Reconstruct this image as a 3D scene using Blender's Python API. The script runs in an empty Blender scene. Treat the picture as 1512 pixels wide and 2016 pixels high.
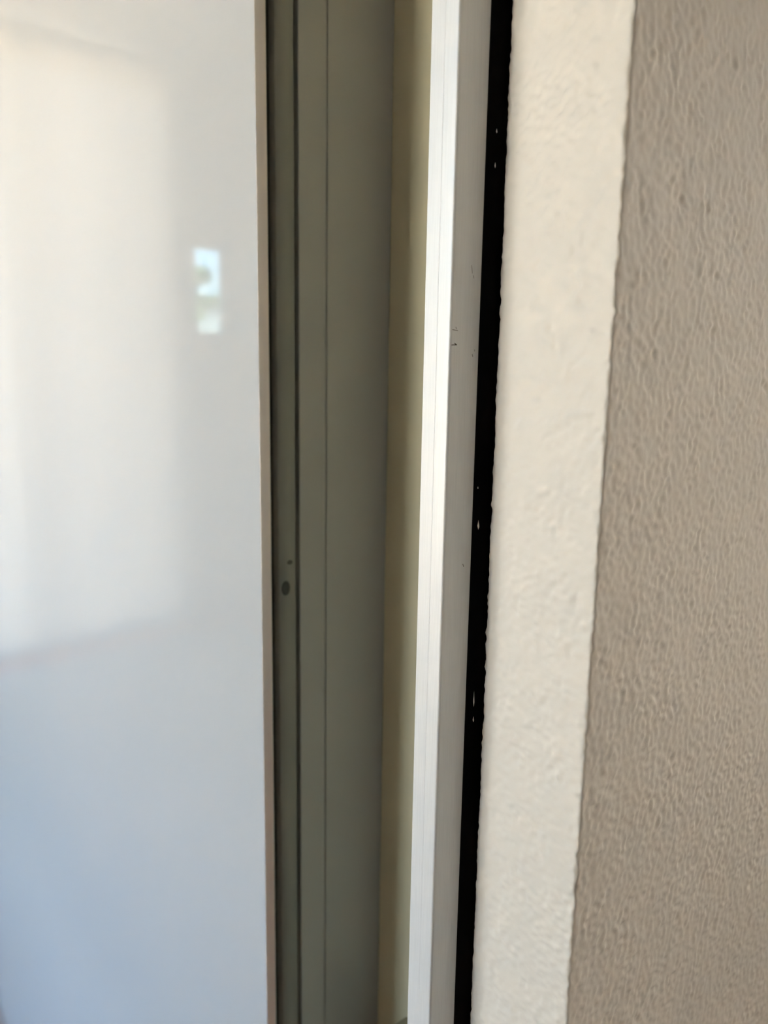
import bpy, bmesh, math, random
import numpy as np
from mathutils import Matrix, Vector

random.seed(4)
rng = np.random.default_rng(7)
scene = bpy.context.scene
C = scene.collection
# World axes: X runs along the wardrobe front away from the wall corner, Y out into the room, Z up.
# The plaster corner stands at X = 0, Y = 0.

# ------------------------------------------------------------------ camera
cd = bpy.data.cameras.new('camera')
cam = bpy.data.objects.new('camera', cd); C.objects.link(cam)
cd.sensor_fit = 'VERTICAL'; cd.sensor_height = 36.0; cd.lens = 1514 / 2016 * 36
cd.clip_start = 0.02; cd.clip_end = 200
R = Matrix(((-0.64052137, 0.14617558, -0.75389991),
            (-0.76777749, -0.10167882, 0.63259714),
            (0.0158146, 0.98401937, 0.17735778)))
cam.matrix_world = Matrix.Translation((-0.16051, 0.237758, 1.2)) @ R.to_4x4()
# the lens looks down -Z of the camera
cd.dof.use_dof = True; cd.dof.focus_distance = 0.335; cd.dof.aperture_fstop = cd.lens / 3.3
scene.camera = cam

# ------------------------------------------------------------------ sky, sun, exposure
w = bpy.data.worlds.new('sky'); scene.world = w; w.use_nodes = True
nt = w.node_tree; bg = nt.nodes['Background']
sky = nt.nodes.new('ShaderNodeTexSky'); sky.sky_type = 'NISHITA'
sky.sun_disc = False; sky.sun_elevation = math.radians(48); sky.sun_rotation = math.radians(250)
sky.air_density = 1.0; sky.dust_density = 4.0; sky.ozone_density = 1.0
tint = nt.nodes.new('ShaderNodeMix'); tint.data_type = 'RGBA'; tint.blend_type = 'MULTIPLY'; tint.inputs[0].default_value = 1
tint.inputs[7].default_value = (1.0, .945, .86, 1)        # the camera's daylight balance
nt.links.new(sky.outputs[0], tint.inputs[6]); nt.links.new(tint.outputs[2], bg.inputs[0]); bg.inputs[1].default_value = 0.42
sd = bpy.data.lights.new('sun', 'SUN'); sd.energy = 5.0; sd.angle = math.radians(0.6); sd.color = (1, .93, .82)
sun = bpy.data.objects.new('sun', sd); C.objects.link(sun)
sun.rotation_euler = Vector((0.62, 0.10, -0.78)).to_track_quat('-Z', 'Y').to_euler()   # from behind the near wall

def portal(name, loc, direction, sx, sy):
    d = bpy.data.lights.new(name, 'AREA'); d.shape = 'RECTANGLE'; d.size = sx; d.size_y = sy
    d.cycles.is_portal = True
    o = bpy.data.objects.new(name, d); C.objects.link(o); o.location = loc
    o.rotation_euler = Vector(direction).to_track_quat('-Z', 'Y').to_euler()

vs = scene.view_settings
vs.view_transform = 'Standard'; vs.look = 'None'; vs.gamma = 1.0; vs.use_curve_mapping = False
vs.exposure = 3.5

# ------------------------------------------------------------------ room numbers
UF, UN = 3.2, -1.8          # far and near end walls (X)
NO, NH = 1.62, -1.4         # wall opposite the wardrobe, hall wall (Y)
HT = 2.5                    # ceiling height
NIB = 0.05514               # thickness of the plastered wall end
W1 = (0.48, 1.84, 0.55, 1.95)     # big window: X0, X1, Z0, Z1 in the opposite wall
W2 = (1.428, 1.585, 1.365, 1.762) # narrow window: Y0, Y1, Z0, Z1 in the far wall
W3 = (-1.07, -0.72, 0.33, 1.90)     # hall window: X0, X1, Z0, Z1
W4 = (0.08, 1.33, 0.03, 2.42)     # curtained glass door: Y0, Y1, Z0, Z1 in the far wall
portal('window_portal', ((W1[0]+W1[1])/2, NO+.12, (W1[2]+W1[3])/2), (0, -1, 0), W1[1]-W1[0], W1[3]-W1[2])
portal('hall_portal', ((W3[0]+W3[1])/2, NH-.12, (W3[2]+W3[3])/2), (0, 1, 0), W3[1]-W3[0], W3[3]-W3[2])

portal('curtain_portal', (UF+.10, (W4[0]+W4[1])/2, (W4[2]+W4[3])/2), (-1, 0, 0), W4[1]-W4[0], W4[3]-W4[2])
# ------------------------------------------------------------------ materials
def mat(name, col, rough=.5, metal=0.0, spec=.5, coat=0.0):
    m = bpy.data.materials.new(name); m.use_nodes = True
    b = m.node_tree.nodes['Principled BSDF']
    b.inputs['Base Color'].default_value = (*col, 1); b.inputs['Roughness'].default_value = rough
    b.inputs['Metallic'].default_value = metal; b.inputs['Specular IOR Level'].default_value = spec
    b.inputs['Coat Weight'].default_value = coat; b.inputs['Coat Roughness'].default_value = .02
    return m

def noise_colour(m, c0, c1, scale, stretch=(1, 1, 1), detail=3, lo=.35, hi=.65):
    t = m.node_tree; b = t.nodes['Principled BSDF']
    tc = t.nodes.new('ShaderNodeTexCoord'); mp = t.nodes.new('ShaderNodeMapping')
    mp.inputs['Scale'].default_value = stretch
    n = t.nodes.new('ShaderNodeTexNoise'); n.inputs['Scale'].default_value = scale; n.inputs['Detail'].default_value = detail
    r = t.nodes.new('ShaderNodeValToRGB')
    r.color_ramp.elements[0].position = lo; r.color_ramp.elements[0].color = (*c0, 1)
    r.color_ramp.elements[1].position = hi; r.color_ramp.elements[1].color = (*c1, 1)
    t.links.new(tc.outputs['Object'], mp.inputs[0]); t.links.new(mp.outputs[0], n.inputs[0])
    t.links.new(n.outputs[0], r.inputs[0]); t.links.new(r.outputs[0], b.inputs['Base Color'])
    return m

def noise_bump(m, scale, dist, strength=1.0, stretch=(1, 1, 1), detail=2):
    t = m.node_tree; b = t.nodes['Principled BSDF']
    tc = t.nodes.new('ShaderNodeTexCoord'); mp = t.nodes.new('ShaderNodeMapping'); mp.inputs['Scale'].default_value = stretch
    n = t.nodes.new('ShaderNodeTexNoise'); n.inputs['Scale'].default_value = scale; n.inputs['Detail'].default_value = detail
    bp = t.nodes.new('ShaderNodeBump'); bp.inputs['Distance'].default_value = dist; bp.inputs['Strength'].default_value = strength
    t.links.new(tc.outputs['Object'], mp.inputs[0]); t.links.new(mp.outputs[0], n.inputs[0])
    t.links.new(n.outputs[0], bp.inputs['Height']); t.links.new(bp.outputs[0], b.inputs['Normal'])
    return m

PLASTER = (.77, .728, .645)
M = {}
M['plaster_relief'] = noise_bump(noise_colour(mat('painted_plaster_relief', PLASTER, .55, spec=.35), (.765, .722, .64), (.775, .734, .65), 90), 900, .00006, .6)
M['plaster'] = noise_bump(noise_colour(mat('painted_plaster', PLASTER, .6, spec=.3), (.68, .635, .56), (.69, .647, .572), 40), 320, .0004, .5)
M['ceiling'] = noise_bump(mat('ceiling_white', (.82, .80, .76), .7, spec=.2), 200, .0003, .3)
M['floor'] = noise_colour(mat('red_brown_timber', (.3, .13, .07), .3), (.30, .125, .065), (.44, .20, .105), 14, (1, 9, 1), 6)
M['rug'] = noise_bump(noise_colour(mat('blue_grey_wool', (.45, .55, .68), .95, spec=.1), (.43, .505, .60), (.53, .605, .71), 220), 500, .002, .7)
M['glass_panel'] = mat('white_backed_glass', (.475, .495, .505), .025, spec=.62, coat=.0)
M['alu'] = noise_bump(noise_colour(mat('satin_anodised_aluminium', (.72, .72, .71), .42, metal=.15), (.70, .715, .715), (.74, .755, .755), 60, (40, 40, 1)), 900, .00002, .5, (1, 1, .02))
M['trim_alu'] = mat('dull_aluminium_trim', (.88, .83, .77), .30, metal=.6)
M['channel'] = mat('dark_anodised_channel', (.23, .235, .215), .45, metal=.2)
M['groove'] = mat('black_groove_lining', (.035, .035, .03), .6)
M['cap'] = mat('dark_screw_cap', (.06, .06, .05), .5)
M['melamine'] = noise_bump(mat('grey_melamine', (.35, .357, .345), .2), 60, .0001, .15)
M['back'] = noise_bump(mat('olive_beige_board', (.60, .56, .385), .55), 300, .0001, .3)
M['guide'] = mat('brown_guide_block', (.34, .30, .20), .6)
M['rubber'] = noise_bump(mat('black_rubber', (.0012, .0012, .0012), .5, spec=.06), 300, .0003, .5, (1, 1, .2))
M['glint'] = mat('painted_glint', (.75, .73, .68), .5)  # pale colour standing in for light glinting on the seal
M['scuff'] = mat('brown_scuff', (.10, .085, .065), .8)
M['frame'] = mat('window_frame_white', (.8, .8, .78), .4)
M['lawn'] = noise_colour(mat('outdoor_paving', (.5, .45, .36), .9), (.45, .41, .32), (.56, .5, .41), 3)
M['leaf'] = noise_colour(mat('green_foliage', (.12, .2, .06), .6), (.08, .15, .04), (.18, .28, .09), 3)
M['bark'] = mat('brown_bark', (.14, .09, .06), .9)
M['render_white'] = mat('white_house_render', (.34, .34, .32), .8)
M['roof'] = mat('terracotta_roof', (.42, .2, .13), .8)
g = bpy.data.materials.new('window_glass'); g.use_nodes = True
t = g.node_tree; t.nodes.remove(t.nodes['Principled BSDF'])
tr = t.nodes.new('ShaderNodeBsdfTransparent'); gl = t.nodes.new('ShaderNodeBsdfGlossy'); gl.inputs['Roughness'].default_value = .01
fr = t.nodes.new('ShaderNodeFresnel'); mx = t.nodes.new('ShaderNodeMixShader')
t.links.new(fr.outputs[0], mx.inputs[0]); t.links.new(tr.outputs[0], mx.inputs[1]); t.links.new(gl.outputs[0], mx.inputs[2])
t.links.new(mx.outputs[0], t.nodes['Material Output'].inputs[0]); M['pane'] = g
g2 = g.copy(); g2.name = 'tinted_window_glass'; M['tinted_pane'] = g2
for nd in g2.node_tree.nodes:
    if nd.type == 'BSDF_TRANSPARENT': nd.inputs[0].default_value = (.40, .50, .55, 1)

cu = bpy.data.materials.new('sheer_cloth'); cu.use_nodes = True; t = cu.node_tree; t.nodes.remove(t.nodes['Principled BSDF'])
df = t.nodes.new('ShaderNodeBsdfDiffuse'); df.inputs[0].default_value = (.75, .73, .68, 1)
tl = t.nodes.new('ShaderNodeBsdfTranslucent'); tl.inputs[0].default_value = (.40, .37, .32, 1)
mx = t.nodes.new('ShaderNodeMixShader'); mx.inputs[0].default_value = .5
t.links.new(df.outputs[0], mx.inputs[1]); t.links.new(tl.outputs[0], mx.inputs[2]); t.links.new(mx.outputs[0], t.nodes['Material Output'].inputs[0]); M['sheer'] = cu

# ------------------------------------------------------------------ mesh helpers
def link(name, me, m, parent=None, smooth=False):
    o = bpy.data.objects.new(name, me); C.objects.link(o); o.data.materials.append(M[m]); o.parent = parent
    if smooth: me.polygons.foreach_set('use_smooth', np.ones(len(me.polygons), bool))
    return o

def boxes(name, lst, m, parent=None, bevel=0.0):
    bm = bmesh.new()
    for x0, x1, y0, y1, z0, z1 in lst:
        r = bmesh.ops.create_cube(bm, size=1)
        bmesh.ops.scale(bm, vec=(x1-x0, y1-y0, z1-z0), verts=r['verts'])
        bmesh.ops.translate(bm, vec=((x0+x1)/2, (y0+y1)/2, (z0+z1)/2), verts=r['verts'])
    if bevel: bmesh.ops.bevel(bm, geom=bm.edges[:], offset=bevel, segments=2, affect='EDGES', profile=.5)
    me = bpy.data.meshes.new(name); bm.to_mesh(me); bm.free()
    return link(name, me, m, parent)

def extrude(name, prof, z0, z1, m, parent=None, smooth_deg=None, cuts=1):
    """a plan outline (X, Y) drawn up from z0 to z1, capped"""
    n = len(prof); zs = [z0 + (z1-z0)*k/cuts for k in range(cuts+1)]
    v = [(x, y, z) for z in zs for x, y in prof]
    f = [(k*n+i, k*n+(i+1) % n, (k+1)*n+(i+1) % n, (k+1)*n+i) for k in range(cuts) for i in range(n)]
    f += [tuple(range(n))[::-1], tuple(range(cuts*n, cuts*n+n))]
    me = bpy.data.meshes.new(name); me.from_pydata(v, [], f)
    bm = bmesh.new(); bm.from_mesh(me); bmesh.ops.recalc_face_normals(bm, faces=bm.faces); bm.to_mesh(me); bm.free()
    o = link(name, me, m, parent)
    if smooth_deg:
        me.polygons.foreach_set('use_smooth', np.ones(len(me.polygons), bool))
        me.set_sharp_from_angle(angle=math.radians(smooth_deg))
    return o

def arc(cx, cy, rx, ry, a0, a1, n=6):
    return [(cx+rx*math.cos(math.radians(a0+(a1-a0)*i/n)), cy+ry*math.sin(math.radians(a0+(a1-a0)*i/n))) for i in range(n+1)]

def empty(name, loc):
    o = bpy.data.objects.new(name, None); C.objects.link(o); o.location = loc; o.empty_display_size = .05; return o

def tag(o, label=None, cat=None, group=None, kind=None):
    if label: o['label'] = label
    if cat: o['category'] = cat
    if group: o['group'] = group
    if kind: o['kind'] = kind
    return o

def adopt(root, *parts):
    """parent world-placed parts to a root that stands away from the origin"""
    for p in parts:
        p.parent = root; p.matrix_parent_inverse = Matrix.Translation(-root.location)

def wall_hole(name, axis, at, thick, a0, a1, z1, hole, label):
    """a wall with one window opening; axis 'y' = wall lies at Y = at, runs along X"""
    h0, h1, hz0, hz1 = hole
    rects = [(a0, h0, 0, z1), (h1, a1, 0, z1), (h0, h1, 0, hz0), (h0, h1, hz1, z1)]
    lo, hi = min(at, at+thick), max(at, at+thick)
    lst = [(p, q, lo, hi, r, s) if axis == 'y' else (lo, hi, p, q, r, s) for p, q, r, s in rects]
    return tag(boxes(name, lst, 'plaster'), label, 'wall', kind='structure')

# ------------------------------------------------------------------ room shell
tag(boxes('floor', [(UN-.2, UF+.2, NH-.2, NO+.2, -.1, 0)], 'floor'), 'red brown timber floor of the room', 'floor', kind='structure')
tag(boxes('ceiling', [(UN-.2, UF+.2, NH-.2, NO+.2, HT, HT+.15)], 'ceiling'), 'white ceiling above the wardrobe', 'ceiling', kind='structure')
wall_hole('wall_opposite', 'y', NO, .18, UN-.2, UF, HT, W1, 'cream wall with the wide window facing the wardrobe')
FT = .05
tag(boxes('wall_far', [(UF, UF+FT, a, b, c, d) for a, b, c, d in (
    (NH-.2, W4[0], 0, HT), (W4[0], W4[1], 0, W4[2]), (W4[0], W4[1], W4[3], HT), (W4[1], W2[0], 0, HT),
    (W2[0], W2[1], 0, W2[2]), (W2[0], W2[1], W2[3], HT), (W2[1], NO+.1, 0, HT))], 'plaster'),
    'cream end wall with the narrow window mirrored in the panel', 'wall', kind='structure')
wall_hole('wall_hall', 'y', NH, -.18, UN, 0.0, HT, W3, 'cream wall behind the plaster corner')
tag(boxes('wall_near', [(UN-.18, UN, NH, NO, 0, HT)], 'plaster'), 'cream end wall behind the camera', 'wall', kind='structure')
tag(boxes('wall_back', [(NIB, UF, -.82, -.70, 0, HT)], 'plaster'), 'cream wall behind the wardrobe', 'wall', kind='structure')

# the plastered wall end at the right of the picture: one body, its surface in real roller-stipple relief
def fft_noise(shape, step, lo, hi):
    """band-limited noise with wavelengths between lo and hi (metres)"""
    a = np.fft.rfft2(rng.standard_normal(shape))
    fz = np.fft.fftfreq(shape[0], step)[:, None]; fs = np.fft.rfftfreq(shape[1], step)[None, :]
    f = np.hypot(fz, fs); f0 = 1/hi; f1 = 1/lo
    a *= np.exp(-(f/f1)**2) * (1-np.exp(-(f/f0)**2))
    h = np.fft.irfft2(a, s=shape); return h/h.std()

def wall_end():
    step = .00085
    rr, rc = .0042, .0014            # rounding beside the black seal, and at the outer corner
    dark = .36
    path = []                        # (x, y, nx, ny), arc-length samples
    def seg(p, q, nrm):
        L = math.dist(p, q); k = max(1, round(L/step))
        for i in range(k): path.append((p[0]+(q[0]-p[0])*i/k, p[1]+(q[1]-p[1])*i/k, *nrm))
    def turn(cx, cy, r, a0, a1):
        k = max(4, round(abs(math.radians(a1-a0))*r/step*1.6))
        for i in range(k):
            a = math.radians(a0+(a1-a0)*i/k); path.append((cx+r*math.cos(a), cy+r*math.sin(a), math.cos(a), math.sin(a)))
    seg((NIB, -.03), (NIB, -rr), (1, 0))
    turn(NIB-rr, -rr, rr, 0, 90)
    seg((NIB-rr, 0), (rc, 0), (0, 1))
    turn(rc, -rc, rc, 90, 180)
    seg((0, -rc), (0, -dark), (-1, 0))
    path.append((0, -dark, -1, 0))
    P = np.array(path); ns = len(P)
    z0, z1 = .60, 1.56; nz = int((z1-z0)/step)
    zz = np.linspace(z0, z1, nz)
    h = .74*fft_noise((nz, ns), step, .0044, .0080) + .22*fft_noise((nz, ns), step, .0026, .0042) + .45*fft_noise((nz, ns), step, .011, .025)
    h *= np.clip(1+.25*fft_noise((nz, ns), step, .012, .05), .5, 1.5)
    h = h*.00017 + fft_noise((nz, ns), step, .02, .08)*.00008
    env = np.minimum(1, np.minimum(np.arange(nz), np.arange(nz)[::-1])/30.)[:, None] * np.minimum(1, np.arange(ns)[::-1]/30.)[None, :]
    h *= env
    co = np.empty((nz, ns, 3))
    co[..., 0] = P[:, 0]+h*P[:, 2]; co[..., 1] = P[:, 1]+h*P[:, 3]; co[..., 2] = zz[:, None]
    idx = np.arange(nz*ns).reshape(nz, ns)
    q = np.stack([idx[:-1, :-1], idx[1:, :-1], idx[1:, 1:], idx[:-1, 1:]], -1).reshape(-1, 4)
    verts = co.reshape(-1, 3); faces = q
    # plain body: the strips above and below the relief and the rest of the wall behind it
    ex_v, ex_f = [], []
    outl = P[::6, :2] if (ns-1) % 6 == 0 else np.vstack([P[::6, :2], P[-1:, :2]])
    for a, b in ((0, z0), (z1, HT)):
        base = len(verts)+len(ex_v); k = len(outl)
        ex_v += [(x, y, a) for x, y in outl]+[(x, y, b) for x, y in outl]
        ex_f += [(base+i, base+k+i, base+k+i+1, base+i+1) for i in range(k-1)]
    base = len(verts)+len(ex_v)
    ex_v += [(0, -dark, 0), (0, NH, 0), (NIB, NH, 0), (NIB, -.03, 0), (0, -dark, HT), (0, NH, HT), (NIB, NH, HT), (NIB, -.03, HT)]
    ex_f += [(base+i, base+4+i, base+5+i, base+1+i) for i in range(3)]
    verts = np.vstack([verts, np.array(ex_v)]); faces = np.vstack([faces, np.array(ex_f)])
    me = bpy.data.meshes.new('wall_right')
    me.vertices.add(len(verts)); me.vertices.foreach_set('co', verts.astype(np.float32).ravel())
    me.loops.add(faces.size); me.loops.foreach_set('vertex_index', faces.astype(np.int32).ravel())
    me.polygons.add(len(faces)); me.polygons.foreach_set('loop_start', np.arange(0, faces.size, 4, dtype=np.int32))
    me.polygons.foreach_set('loop_total', np.full(len(faces), 4, np.int32))
    me.update(calc_edges=True); me.validate()
    o = link('wall_right', me, 'plaster_relief', smooth=True)
    return tag(o, 'cream painted plaster wall end with a stippled finish and sharp corner', 'wall', kind='structure')
wall_end()

# ------------------------------------------------------------------ aluminium post with its black seal
def post():
    x0, x1, y0, y1 = .06014, .0754, .00365, .02015
    r = .0011
    p = arc(x0+r, y1-r, r, r, 180, 90, 12)
    for gx, gw, gd in ((.06765, .00015, .00008),):
        p += [(gx-gw, y1), (gx, y1-gd), (gx+gw, y1)]
    r2 = .0004
    p += arc(x1-r2, y1-r2, r2, r2, 90, 0, 4)
    p += [(x1, y0), (x0+.0003, y0), (x0, y0+.0003)]
    root = empty('door_jamb_post', (.0678, .012, 0))
    tag(root, 'slim silver aluminium upright with a black seal beside the lit plaster', 'door jamb')
    body = extrude('profile', p, 0, 2.42, 'alu', smooth_deg=10)
    # black bulb seal pressed between the profile and the plaster
    s = [(.0745, .00362), (.0745, -.032), (.0556, -.032), (.0556, -.0040), (.0605, .0030), (.0609, .00362)]
    seal = extrude('seal', s, 0, 2.42, 'rubber', smooth_deg=40)
    adopt(root, body, seal)
    tag(seal, 'black rubber seal')
    # glints on the glossy rubber, put in as small white flecks
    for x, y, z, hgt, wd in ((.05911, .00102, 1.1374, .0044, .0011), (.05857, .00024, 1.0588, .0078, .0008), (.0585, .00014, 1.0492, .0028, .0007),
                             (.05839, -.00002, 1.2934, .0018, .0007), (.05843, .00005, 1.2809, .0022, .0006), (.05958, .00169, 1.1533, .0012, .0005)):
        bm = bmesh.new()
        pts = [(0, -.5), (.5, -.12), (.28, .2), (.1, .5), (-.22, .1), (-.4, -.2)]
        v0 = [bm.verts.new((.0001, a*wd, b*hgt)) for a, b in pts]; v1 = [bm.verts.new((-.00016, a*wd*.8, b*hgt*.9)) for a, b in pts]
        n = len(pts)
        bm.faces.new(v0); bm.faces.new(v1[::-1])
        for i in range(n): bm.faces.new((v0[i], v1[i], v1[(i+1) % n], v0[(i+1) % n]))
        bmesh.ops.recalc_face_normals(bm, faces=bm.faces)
        me = bpy.data.meshes.new('glint_fleck'); bm.to_mesh(me); bm.free()
        f = link('glint_fleck', me, 'glint'); f.location = (x, y, z)
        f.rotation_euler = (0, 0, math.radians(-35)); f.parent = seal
    # fine scuffs on the shaded side of the profile
    def scuff(y, z, ln, dy, wd):
        b = boxes('scuff_mark', [(-.00004, .0, -ln/2, ln/2, -wd/2, wd/2)], 'scuff')
        b.location = (x0, y, z); b.rotation_euler = (dy, 0, 0)
        b.parent = body
    for a in ((.0176, 1.2172, .0030, .10, .00022), (.0170, 1.2180, .0010, 1.0, .00018), (.0178, 1.2115, .0030, -.05, .00034), (.0172, 1.2119, .0012, .5, .0004),
              (.0073, 1.2077, .0012, 1.2, .00022), (.0062, 1.2097, .0008, 1.4, .0002), (.0084, 1.1206, .0014, 1.1, .00028), (.0093, 1.241, .003, 1.35, .00016), (.0083, 1.2382, .0012, 1.3, .0002)):
        scuff(*a)
post()

# ------------------------------------------------------------------ sliding door with white glass
XP = .237
def sliding_door():
    root = empty('sliding_door', (.70, -.012, 0))
    tag(root, 'glossy white glass sliding door with a dark metal edge, left of the opening', 'sliding door')
    z0, z1 = .03, 2.40
    glass = boxes('glass_panel', [(XP+.0023, 1.24, -.0045, 0, z0, z1)], 'glass_panel', bevel=.0002)
    lip = extrude('edge_trim', [(XP+.0023, .0000), (XP+.0019, -.0003), (XP+.0002, -.0048), (XP, -.0052), (XP, -.0057), (XP+.012, -.0057), (XP+.012, -.0046), (XP+.0023, -.0046)], z0, z1, 'trim_alu', smooth_deg=50)
    gro = boxes('finger_groove', [(XP+.006, XP+.012, -.0111, -.0057, z0, z1)], 'groove')
    web = extrude('edge_channel', [(XP+.0006, -.01110), (XP, -.0117), (XP, -.0235), (XP+.0006, -.0241), (XP+.02, -.0241), (XP+.02, -.0111)], z0, z1, 'channel', smooth_deg=50)
    back = boxes('rear_board', [(XP+.02, 1.24, -.0225, -.0046, z0, z1)], 'melamine')
    far = boxes('far_stile', [(1.24, 1.256, -.0241, .0006, z0, z1)], 'trim_alu', bevel=.0005)
    adopt(root, glass, lip, gro, web, back, far)
    tag(lip, 'rounded dull aluminium edge trim'); tag(web, 'dark grey edge channel')
    for y, z, ry, rz in ((-.0162, 1.066, .0034, .0052), (-.0192, 1.0823, .0021, .0016)):
        n = 20
        v = [(XP+.001, y+ry*math.cos(2*math.pi*i/n), z+rz*math.sin(2*math.pi*i/n)) for i in range(n)]
        v2 = [(XP-.0003, y+ry*.9*math.cos(2*math.pi*i/n), z+rz*.9*math.sin(2*math.pi*i/n)) for i in range(n)]
        v3 = [(XP-.0001, y+ry*.6*math.cos(2*math.pi*i/n), z+rz*.6*math.sin(2*math.pi*i/n)) for i in range(n)]
        f = [(i, (i+1) % n, n+(i+1) % n, n+i) for i in range(n)]+[(n+i, n+(i+1) % n, 2*n+(i+1) % n, 2*n+i) for i in range(n)]+[tuple(range(2*n, 3*n))]
        me = bpy.data.meshes.new('screw_cap'); me.from_pydata(v+v2+v3, [], f)
        o = link('screw_cap', me, 'cap', smooth=True)
        o.parent = web
sliding_door()

# ------------------------------------------------------------------ wardrobe body behind the door
def wardrobe():
    root = empty('wardrobe', (.72, -.35, 0))
    tag(root, 'grey wardrobe body with jointed side boards behind the white sliding door', 'wardrobe')
    b1 = boxes('side_board', [(XP, XP+.018, -.0455, -.0268, 0, 2.42)], 'melamine', bevel=.0006)
    b2 = boxes('side_board', [(XP, XP+.018, -.0980, -.0474, 0, 2.42)], 'melamine', bevel=.0006)
    core = boxes('carcass_core', [(XP+.0009, XP+.017, -.0490, -.0440, 0, 2.42), (XP+.018, 1.26, -.69, -.06, 0, 2.42)], 'melamine')
    back = boxes('recess_board', [(NIB+.001, XP+.016, -.108, -.0981, 0, 2.42)], 'back')
    guide = boxes('bottom_guide', [(.185, .2045, -.0980, -.080, .66, .7315)], 'guide', bevel=.001)
    track = boxes('top_track', [(NIB+.002, 1.26, -.10, .022, 2.425, 2.495)], 'trim_alu')
    sill = boxes('bottom_track', [(.0765, 1.26, -.025, .004, 0, .028)], 'trim_alu')
    adopt(root, b1, b2, core, back, track, sill, guide)
    tag(back, 'olive beige board at the back of the opening')
wardrobe()

# ------------------------------------------------------------------ windows
def window(name, axis, at, depth, hole, mullions, label, glass='pane'):
    a0, a1, z0, z1 = hole; fw = min(.05, (a1-a0)*.07)
    lo, hi = sorted((at, at+depth))
    def bx(p, q, r, s, d0=lo, d1=hi): return (p, q, d0, d1, r, s) if axis == 'y' else (d0, d1, p, q, r, s)
    root = empty(name, (((a0+a1)/2, (lo+hi)/2, z0) if axis == 'y' else ((lo+hi)/2, (a0+a1)/2, z0)))
    tag(root, label, 'window', kind='structure')
    fr = [bx(a0, a0+fw, z0, z1), bx(a1-fw, a1, z0, z1), bx(a0+fw, a1-fw, z0, z0+fw), bx(a0+fw, a1-fw, z1-fw, z1)]
    edges = [a0+fw]+[a0+(a1-a0)*k/(mullions+1) for k in range(1, mullions+1)]+[a1-fw]
    fr += [bx(e-fw/2, e+fw/2, z0+fw, z1-fw) for e in edges[1:-1]]
    adopt(root, boxes('window_frame', fr, 'frame'))
    mid = (lo+hi)/2
    for p, q in zip(edges[:-1], edges[1:]):
        adopt(root, boxes('pane', [bx(p, q, z0+fw, z1-fw, mid-.002, mid+.002)], glass))
window('window_1', 'y', NO+.06, .06, W1, 2, 'wide three pane window facing the wardrobe')
window('window_2', 'x', UF+.01, .03, W2, 0, 'narrow window mirrored as a bright patch in the white panel', 'tinted_pane')
window('window_4', 'x', UF+.01, .04, W4, 1, 'two pane glass door behind the white curtain')
window('window_3', 'y', NH-.06, -.06, W3, 1, 'two pane window behind the plaster corner')
tag(boxes('trim_1', [(UF-.03, UF-.001, 1.44, 1.575, 1.905, 1.945)], 'frame', bevel=.003), 'white bar above the narrow window', 'trim', kind='structure')

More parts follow.
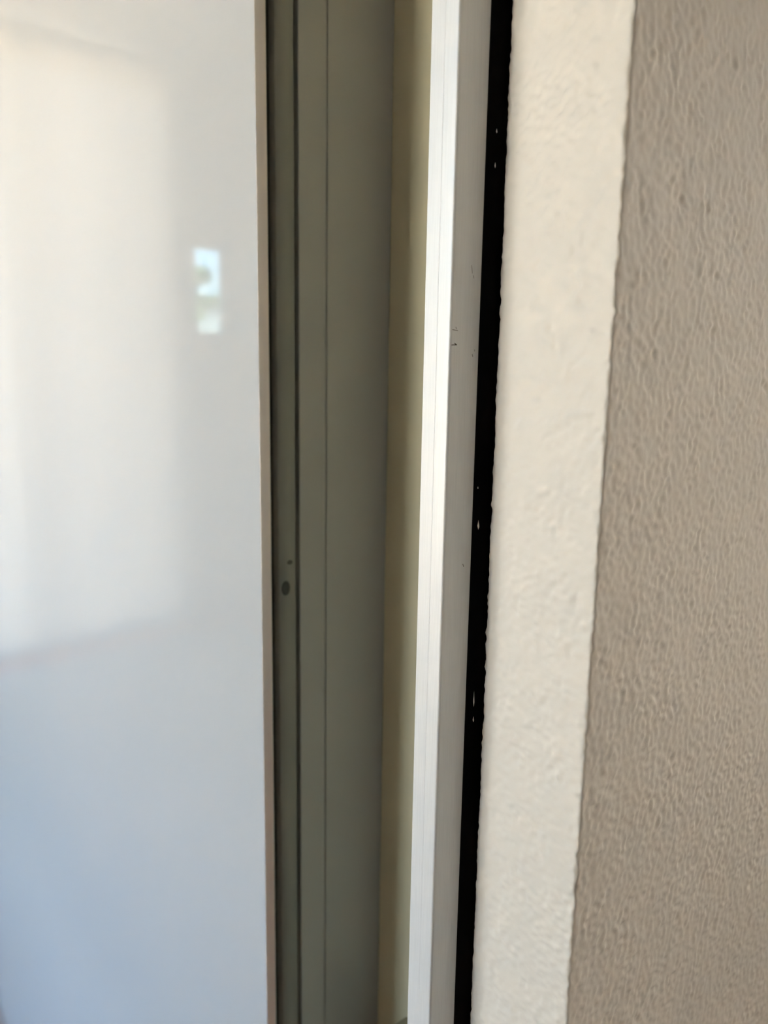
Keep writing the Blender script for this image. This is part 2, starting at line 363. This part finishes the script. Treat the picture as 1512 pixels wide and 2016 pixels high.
# ------------------------------------------------------------------ sheer curtain, hung in folds before the far window
def curtain():
    root = empty('curtain', (UF-.09, .61, 0)); tag(root, 'white sheer curtain hanging in folds at the far glass door', 'curtain')
    ny, nz = 150, 12; V = []
    for k in range(nz+1):
        for i in range(ny+1):
            y = .02+1.36*i/ny; z = .03+2.40*k/nz
            V.append((UF-.10+.022*math.sin(y*46+.4*math.sin(y*9))*(1-.25*k/nz), y, z))
    F = [(k*(ny+1)+i, k*(ny+1)+i+1, (k+1)*(ny+1)+i+1, (k+1)*(ny+1)+i) for k in range(nz) for i in range(ny)]
    me = bpy.data.meshes.new('cloth'); me.from_pydata(V, [], F)
    cl = link('cloth', me, 'sheer', smooth=True)
    rod = boxes('rod', [(UF-.11, UF-.09, -.0, 1.41, 2.43, 2.45)], 'frame', bevel=.004)
    adopt(root, cl, rod, *[boxes('bracket', [(UF-.11, UF, y, y+.015, 2.435, 2.445)], 'frame') for y in (.0, 1.395)])
curtain()

# ------------------------------------------------------------------ rug, garden
tag(boxes('rug', [(.30, 2.98, .03, 1.5, .001, .014)], 'rug', bevel=.004), 'pale blue grey rug on the timber floor', 'rug')
tag(boxes('ground', [(-40, 60, -40, 60, -.4, -.3)], 'lawn'), 'pale paving outside the windows', 'ground', kind='structure')
def tree(name, loc, crown, n, label):
    root = empty(name, loc); tag(root, label, 'tree')
    tr = []
    for i in range(9):
        a = 2*math.pi*i/9; tr.append((loc[0]+.09*math.cos(a), loc[1]+.09*math.sin(a)))
    trunk = extrude('trunk', tr, -.3, crown[0][2], 'bark')
    V, F = [], []
    for k in range(n):
        cx, cy, cz, r = crown[k % len(crown)]
        d = Vector((random.gauss(0, 1), random.gauss(0, 1), random.gauss(0, 1))).normalized()*r*random.random()**.4
        c = Vector((cx, cy, cz))+d; s = .07
        e = Matrix.Rotation(random.random()*6.28, 3, 'Z') @ Matrix.Rotation(random.random()*3, 3, 'X')
        b = len(V); V += [tuple(c+e @ Vector(p)) for p in ((-s, 0, 0), (0, -s*.5, 0), (s*1.2, 0, .02), (0, s*.5, 0))]; F.append((b, b+1, b+2, b+3))
    me = bpy.data.meshes.new('foliage'); me.from_pydata(V, [], F); crown_o = link('foliage', me, 'leaf'); crown_o['kind'] = 'stuff'
    adopt(root, trunk, crown_o)
tree('garden_tree', (20, 9.75, -.3), [(20, 9.98, 3.78, .26), (20, 9.65, 3.7, .3), (20, 9.75, 3.1, .22), (20, 10.1, 3.08, .19), (20, 10.45, 3.12, .17), (20, 9.75, 2.75, .28)], 2400, 'green tree seen through the narrow window')
h = empty('white_house', (25, 13.3, -.3)); tag(h, 'white rendered house beyond the garden tree', 'house')
adopt(h, boxes('wall', [(23.5, 27, 11.6, 16, -.3, 3.25)], 'render_white'), boxes('roof', [(23.3, 27.2, 11.5, 16.2, 3.25, 3.4)], 'roof'),
      boxes('window_pane', [(23.46, 23.5, 14.0, 15.0, 1.0, 2.2)], 'pane'))
